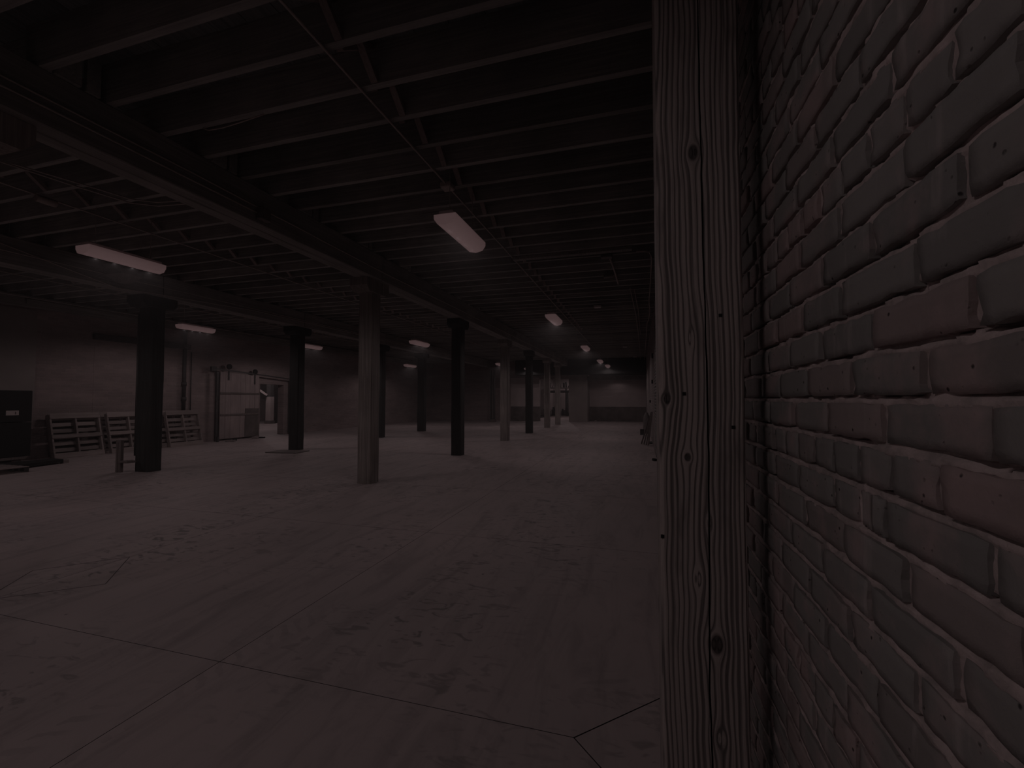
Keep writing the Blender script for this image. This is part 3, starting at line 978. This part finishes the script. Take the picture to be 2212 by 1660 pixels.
# hooded unit hung by the thick dark post
t = empty('unit_heater', (-9.15, 5.75, 3.55), 'dim tapered metal hood hanging under the second beam beside the thick dark post', 'heater')
b = MB()
secs = [(3.98, .26), (3.78, .25), (3.66, .10)]
prev = None
for z, h in secs:
    ring = [b.bm.verts.new((-9.15 + sx * h, 5.75 + sy * h * .7, z)) for sx, sy in ((-1, -1), (1, -1), (1, 1), (-1, 1))]
    if prev:
        for k in range(4): b.bm.faces.new((prev[k], prev[(k + 1) % 4], ring[(k + 1) % 4], ring[k]))
    else:
        b.bm.faces.new(ring)
    prev = ring
b.bm.faces.new(prev)
b.build('hood', M['greybox'], t, (-9.15, 5.75, 3.55))
MB().tube([(-9.15, 5.75, 3.98), (-9.15, 5.75, 4.46)], .02).build('hanger', M['darksteel'], t, (-9.15, 5.75, 3.55))

# ------------------------------------------------------------ left wall fittings
t = empty('downpipe', (XL + .08, 11.05, 0), 'dark cast-iron downpipe on the left brick wall, above the third pallet', 'pipe')
MB().tube([(XL + .08, 11.05, 1.14), (XL + .08, 11.05, 3.8)], .055, 10).build('pipe', M['darksteel'], t, (XL + .08, 11.05, 0))
for z in (1.45, 1.95, 3.2):
    MB().tube([(XL + .08, 11.05, z), (XL + .08, 11.05, z + .12)], .075, 10).build('coupling', M['darksteel'], t, (XL + .08, 11.05, 0))
pipe('thin wall conduit just right of the dark downpipe', [(XL + .03, 11.32, .9), (XL + .03, 11.32, 3.1)], .018, 'darksteel')
pipe('thin dark pipe standing along the left side of the thick near-black post', [(-10.155, 6.70, .32), (-10.155, 6.70, 3.3)], .04, 'darksteel', 'pipe', 'pipe')

# sliding fire door
xd = XL + .16
t = empty('sliding_door', (xd, 13.1, 0), 'pale sliding fire door standing open under its sloping rail on the left wall', 'door')
O = (xd, 13.1, 0)
nb = 8
for k in range(nb):
    y0 = 12.30 + k * (1.68 / nb)
    MB().box(xd - .03, xd + .012 + rnd.uniform(-.004, .004), y0 + .003, y0 + 1.68 / nb - .003, .06, 2.50 - k * .012).build('board', M['doorskin'], t, O)
for z in (.93, 1.72):
    MB().box(xd + .015, xd + .035, 12.30, 13.98, z - .035, z + .035, .004).build('batten', M['board'], t, O)
MB().box(xd + .014, xd + .022, 13.35, 13.98, .07, 1.15).build('metal_skirt', M['dado'], t, O)
for (y, z) in ((12.62, 2.62), (13.76, 2.50)):
    h = MB().box(xd + .02, xd + .04, y - .03, y + .03, z - .42, z + .05, .004).build('hanger', M['darksteel'], t, O)
    MB().tube([(xd + .01, y, z + .08), (xd + .07, y, z + .08)], .095, 14).build('wheel', M['black'], h, O).location = (0, 0, 0)
t = empty('door_rail', (xd, 13, 2.5), 'sloping steel rail that the sliding fire door hangs from', 'rail')
MB().bar((xd + .055, 11.98, 2.60), (xd + .055, 15.75, 2.355), .02, .05).build('rail', M['darksteel'], t, (xd, 13, 2.5))
MB().box(xd - .02, xd + .08, 11.90, 12.10, 2.50, 2.66, .01).build('end_stop', M['darksteel'], t, (xd, 13, 2.5))
o = MB().box(xd + .02, xd + .10, 12.08, 12.17, 0, 2.49, .006).build('channel_post', M['darksteel'], None, (xd + .06, 12.1, 0))
tag(o, 'upright dark steel channel at the left edge of the sliding door', 'channel')
o = MB().box(xd - .1, xd + .02, 15.62, 15.74, 0, 2.3, .006).build('channel_post', M['darksteel'], None, (xd, 15.7, 0))
tag(o, 'upright dark steel channel at the right end of the door rail', 'channel')
# little blocks and a flat slab before the door
for (x, y, sx, sy, sz, m_, lab) in ((-14.25, 12.0, .10, .06, .18, 'darksteel', 'small dark shard standing left of the steel channel'),
                                    (-14.1, 12.55, .16, .10, .08, 'black', 'small black block on the floor below the sliding door'),
                                    (-14.0, 12.3, .30, .16, .05, 'far_mid', 'pale scrap lying by the foot of the steel channel'),
                                    (-14.0, 13.35, .20, .14, .09, 'far_mid', 'pale scrap on the floor below the middle of the sliding door'),
                                    (-14.1, 13.75, .24, .10, .04, 'black', 'thin black strip on the floor below the open edge of the sliding door')):
    o = MB().obox((x, y, sz / 2), (sx, sy, sz), Matrix.Rotation(rnd.uniform(-.5, .5), 3, 'Z'), .012).build('scrap', M[m_], None, (x, y, 0))
    tag(o, lab, 'debris')
# side room things
t = empty('braced_post', (-21.9, 21.9, 0), 'white post with a dark upper half and a diagonal brace seen through the doorway', 'post')
MB().box(-22.08, -21.72, 21.75, 22.05, .18, 1.65, .01).build('lower_shaft', M['plaster'], t, (-21.9, 21.9, 0))
MB().box(-22.05, -21.75, 21.78, 22.02, 1.65, 2.55).build('upper_shaft', M['far_dark'], t, (-21.9, 21.9, 0))
MB().box(-22.02, -21.78, 21.8, 22.0, 2.55, 3.6).build('head', M['plaster'], t, (-21.9, 21.9, 0))
MB().box(-22.1, -21.7, 21.7, 22.1, 0, .18).build('foot', M['dado'], t, (-21.9, 21.9, 0))
MB().bar((-21.95, 21.7, 1.75), (-22.6, 20.6, 2.7), .12, .12).build('brace', M['plaster'], t, (-21.9, 21.9, 0))
o = MB().box(-23.6, -23.25, 24.3, 24.6, 0, 2.75).build('dark_column', M['far_dark'], None, (-23.4, 24.4, 0))
tag(o, 'dark square column at the right of the view through the doorway', 'column')
MB().box(XL - 12.3, XL - 6, 23.0, 23.3, 2.7, 3.6).build('soffit', M['greyplaster'], sr)

# ------------------------------------------------------------ pallets leaning on the left wall
def pallet_proto():
    r = bpy.data.objects.new('pallet', None)
    COL.objects.link(r)
    # local: width along Y (0..1.08), height along Z (0..1.14), thickness along X (0..-.14 towards the wall)
    W, H = 1.08, 1.14
    def brd(nm, x0, x1, y0, y1, z0, z1):
        return MB().box(x0, x1, y0, y1, z0, z1, .004).build(nm, M['pallet'], r)
    for z in (0.0, .52, 1.03):
        brd('slat', -.016, .0, 0, W, z, z + (.14 if z != .52 else .10))
    for y in (0, W / 2 - .02, W - .04):
        brd('stringer', -.11, -.016, y, y + .04, 0, H)
    for k in range(7):
        z = .02 + k * .165
        brd('slat', -.126, -.11, 0, W, z, z + .095)
    return r
pp = pallet_proto()
PAL = [(-14.04, 7.42, 'wooden pallet leaning on the left wall, right beside the black cabinet'),
       (-14.24, 7.50, 'second wooden pallet stacked behind the one beside the black cabinet'),
       (-14.00, 8.64, 'wooden pallet leaning on the left wall, half covered by the thick dark post'),
       (-14.20, 8.60, 'pallet stacked behind the middle leaning one, showing at its left edge'),
       (-14.04, 10.25, 'wooden pallet leaning on the left wall under the dark downpipe'),
       (-14.22, 10.12, 'pallet stacked behind the one under the downpipe')]
for i, (x, y, lab) in enumerate(PAL):
    o = pp if i == 0 else copy_tree(pp)
    o.location = (x, y, 0)
    o.rotation_euler = (0, -R(13.5), R(1) if i % 2 else 0)
    tag(o, lab, 'pallet', 'pallets leaning on the left wall')

# black cabinet on a low base, at the left edge
t = empty('cabinet', (-13.85, 6.05, 0), 'tall black metal cabinet with a white label at the left edge', 'cabinet')
O = (-13.85, 6.05, 0)
MB().box(-14.2, -13.52, 5.2, 6.70, .20, .97, .01).build('lower_body', M['black'], t, O)
MB().box(-14.2, -13.52, 5.2, 6.70, .985, 1.70, .01).build('upper_body', M['black'], t, O)
MB().box(-13.52, -13.512, 6.26, 6.47, 1.14, 1.245).build('paper_label', M['label'], t, O)
MB().box(-13.511, -13.508, 6.41, 6.42, 1.16, 1.22).build('label_mark', M['black'], t, O)
MB().box(-14.2, -13.5, 5.2, 6.62, .0, .06).box(-14.2, -13.5, 5.2, 6.62, .14, .195).box(-14.15, -13.55, 6.4, 6.55, .06, .14).box(-14.15, -13.55, 5.3, 5.45, .06, .14).build('base_skid', M['board'], t, O)
# dark flat panel and low pallets in front of it
t = empty('floor_panel', (-13.0, 6.3, 0), 'black sheet lying flat on blocks before the leaning pallets', 'panel')
O = (-13.0, 6.3, 0)
MB().poly([(-12.75, 6.15), (-12.95, 7.0), (-13.35, 7.05), (-13.5, 6.0)], .03, .10).build('sheet', M['black'], t, O)
for (x, y) in ((-12.86, 6.1), (-13.0, 7.05), (-13.3, 6.95)):
    MB().box(x - .07, x + .07, y - .05, y + .05, 0, .08, .004).build('block', M['pallet'], t, O)
t = empty('flat_pallet', (-12.7, 5.55, 0), 'low dark pallet lying flat at the left edge before the cabinet', 'pallet')
O = (-12.7, 5.55, 0)
for z in (.0, .10):
    for k in range(6):
        MB().box(-13.2 + k * .19, -13.2 + k * .19 + .12, 4.7, 6.0, z, z + .018).build('slat', M['pallet'], t, O)
for y in (4.72, 5.33, 5.92):
    MB().box(-13.2, -12.1, y, y + .06, .018, .10).build('stringer', M['far_dark'], t, O)
# board and shelf block at the thick post
o = MB().box(-10.37, -10.23, 6.46, 6.52, 0, .66, .004).box(-10.34, -10.30, 6.452, 6.46, 0, .62).build('short_board', M['board'], None, (-10.3, 6.5, 0))
tag(o, 'short rough board leaning on the left side of the thick near-black post', 'board')
o = MB().box(-10.24, -9.98, 6.42, 6.60, .20, .24, .006).build('step_block', M['board'], None, (-10.1, 6.5, .2))
tag(o, 'small ledge nailed low on the thick near-black post', 'ledge')
o = MB().obox((-9.62, 10.28, .012), (.95, .60, .02), Matrix.Rotation(R(6), 3, 'Z')).build('plywood_sheet', M['plywood'], None, (-9.65, 10.4, 0))
tag(o, 'thin sheet lying flat at the foot of the post beside the sliding door', 'sheet')

# ------------------------------------------------------------ right side, far along the wall
for i, (yb, xb, yt, zt, w) in enumerate(((15.35, .04, 15.75, 1.06, .045), (15.2, .12, 15.5, 1.02, .05), (15.0, .19, 15.2, .98, .04), (14.85, .25, 14.9, 1.1, .05))):
    o = MB().bar((xb, yb, .02), (.375, yt, zt), w, .03, up=(0, 1, .2)).build('leaning_board', M['board'], None, (xb, yb, 0))
    tag(o, ['longest narrow board leaning on the right wall beyond the near post', 'second narrow board leaning on the right wall from the left',
            'third narrow board leaning on the right wall from the left', 'last and steepest narrow board leaning on the right wall'][i], 'board', 'boards leaning on the right wall')
o = MB().box(.0, .16, 19.3, 19.5, 0, .24, .01).build('small_crate', M['far_dark'], None, (.08, 19.4, 0))
tag(o, 'small dark crate on the floor left of the leaning boards', 'crate')
b = MB()
b.tube([(.28, 20.2, 0), (.28, 20.2, .15), (.28, 20.2, .7), (.28, 20.2, .92)], .12, 12, radii=[.11, .15, .14, .05])
o = b.build('wrapped_drum', M['greybox'], None, (.28, 20.2, 0))
tag(o, 'grey bundle standing against the right wall behind the leaning boards', 'bundle')
o = MB().box(.28, .39, 15.6, 16.2, 0, .03).build('base_board', M['far_dark'], None, (.24, 15.15, 0))
tag(o, 'dark flat board on the floor just beyond the leaning boards', 'board')
for (y, z, s) in ((14.0, 2.82, .07), (14.4, 2.05, .06), (17.6, 1.42, .05)):
    o = MB().box(XR - .05, XR, y - s, y + s, z - s, z + s, .006).build('wall_box', M['black'], None, (XR, y, z))
    tag(o, {2.82: 'highest small black box on the far part of the right wall', 2.05: 'middle small black box on the far part of the right wall', 1.42: 'lowest small black box on the far part of the right wall'}[z], 'junction box')
o = MB().obox((.33, 11.3, .03), (.08, .12, .06), Matrix.Rotation(.4, 3, 'Z'), .01).build('scrap', M['black'], None, (.33, 11.3, 0))
tag(o, 'small dark scrap on the floor at the left edge of the near post', 'debris')

# debris at the foot of the back panels
for (x, y, s, m_, lab) in ((-7.9, 29.2, .16, 'dado', 'small lump of rubble below the left pale panel'), (-8.4, 29.1, .12, 'board', 'flat scrap below the left end of the left pale panel'),
                           (-2.0, 30.3, .12, 'dado', 'dark lump of rubble below the right pale panel'), (-2.9, 30.4, .08, 'label', 'tiny pale scrap below the right pale panel'),
                           (-.3, 30.3, .10, 'greybox', 'grey scrap near the right end of the right pale panel')):
    o = MB().obox((x, y, s * .35), (s * 1.8, s, s * .7), Matrix.Rotation(rnd.uniform(0, 1), 3, 'Z'), s * .15).build('rubble', M[m_], None, (x, y, 0))
    tag(o, lab, 'debris')

# ------------------------------------------------------------ clutter in the far room
rk = empty('storage_rack', (-7.5, 43, 0), 'storage rack with a pale shelf seen through the far opening', 'rack')
O = (-7.5, 43, 0)
for x in (-8.9, -6.95, -5.2):
    MB().box(x - .06, x + .06, 42.9, 43.1, 0, 3.2).build('upright', M['far_dark'], rk, O)
MB().box(-8.95, -5.15, 42.6, 43.4, 2.55, 2.66).build('shelf', M['whitepaint'], rk, O)
MB().box(-8.95, -5.15, 42.6, 43.4, 2.15, 2.36).build('shelf', M['far_dark'], rk, O)
q = random.Random(3)
ORD = ['first', 'second', 'third', 'fourth', 'fifth', 'sixth', 'seventh', 'eighth', 'ninth', 'tenth', 'eleventh', 'twelfth', 'thirteenth', 'fourteenth', 'fifteenth']
for k in range(14):
    x = -8.75 + k * .27
    h = q.uniform(.15, .5)
    w = q.uniform(.12, .22)
    tone = q.choice(['far_dark', 'whitepaint', 'far_dark', 'whitepaint', 'far_mid'])
    o = MB().box(x - w / 2, x + w / 2, 42.62, 42.88, 2.661, 2.661 + h, .02).build('shelf_box', M[tone], None, (x, 43, 2.66))
    tag(o, '%s box on the far shelf, %s from its left end' % ({'far_dark': 'dark', 'whitepaint': 'white', 'far_mid': 'grey'}[tone], ORD[k]), 'box', 'boxes on the far shelf')
x = -8.75
for k in range(12):
    h = q.uniform(.35, .98)
    w = q.uniform(.22, .42)
    x += w / 2
    y = q.uniform(40.2, 41.2)
    tone = q.choice(['far_dark', 'far_dark', 'far_mid', 'greybox'])
    b = MB().box(x - w / 2, x + w / 2, y, y + .5, 0, h * .7, .04)
    b.obox((x + q.uniform(-.04, .04), y + .25, h * .82), (w * .5, .3, h * .3), Matrix.Rotation(q.uniform(-.3, .3), 3, 'Y'), .03)
    o = b.build('machine_crate', M[tone], None, (x, y, 0))
    tag(o, '%s machine on the floor of the far room, %s from the left' % ({'far_dark': 'dark', 'far_mid': 'pale', 'greybox': 'grey'}[tone], ORD[k]), 'machine', 'machines standing in the far room')
    x += w / 2 + .03
o = MB().tube([(-6.3, 39.6, 0), (-6.3, 39.6, 2.1)], .12, 8).build('stand_pipe', M['darksteel'], None, (-6.3, 39.6, 0))
tag(o, 'upright dark pipe rising from the crates in the far room', 'pipe')
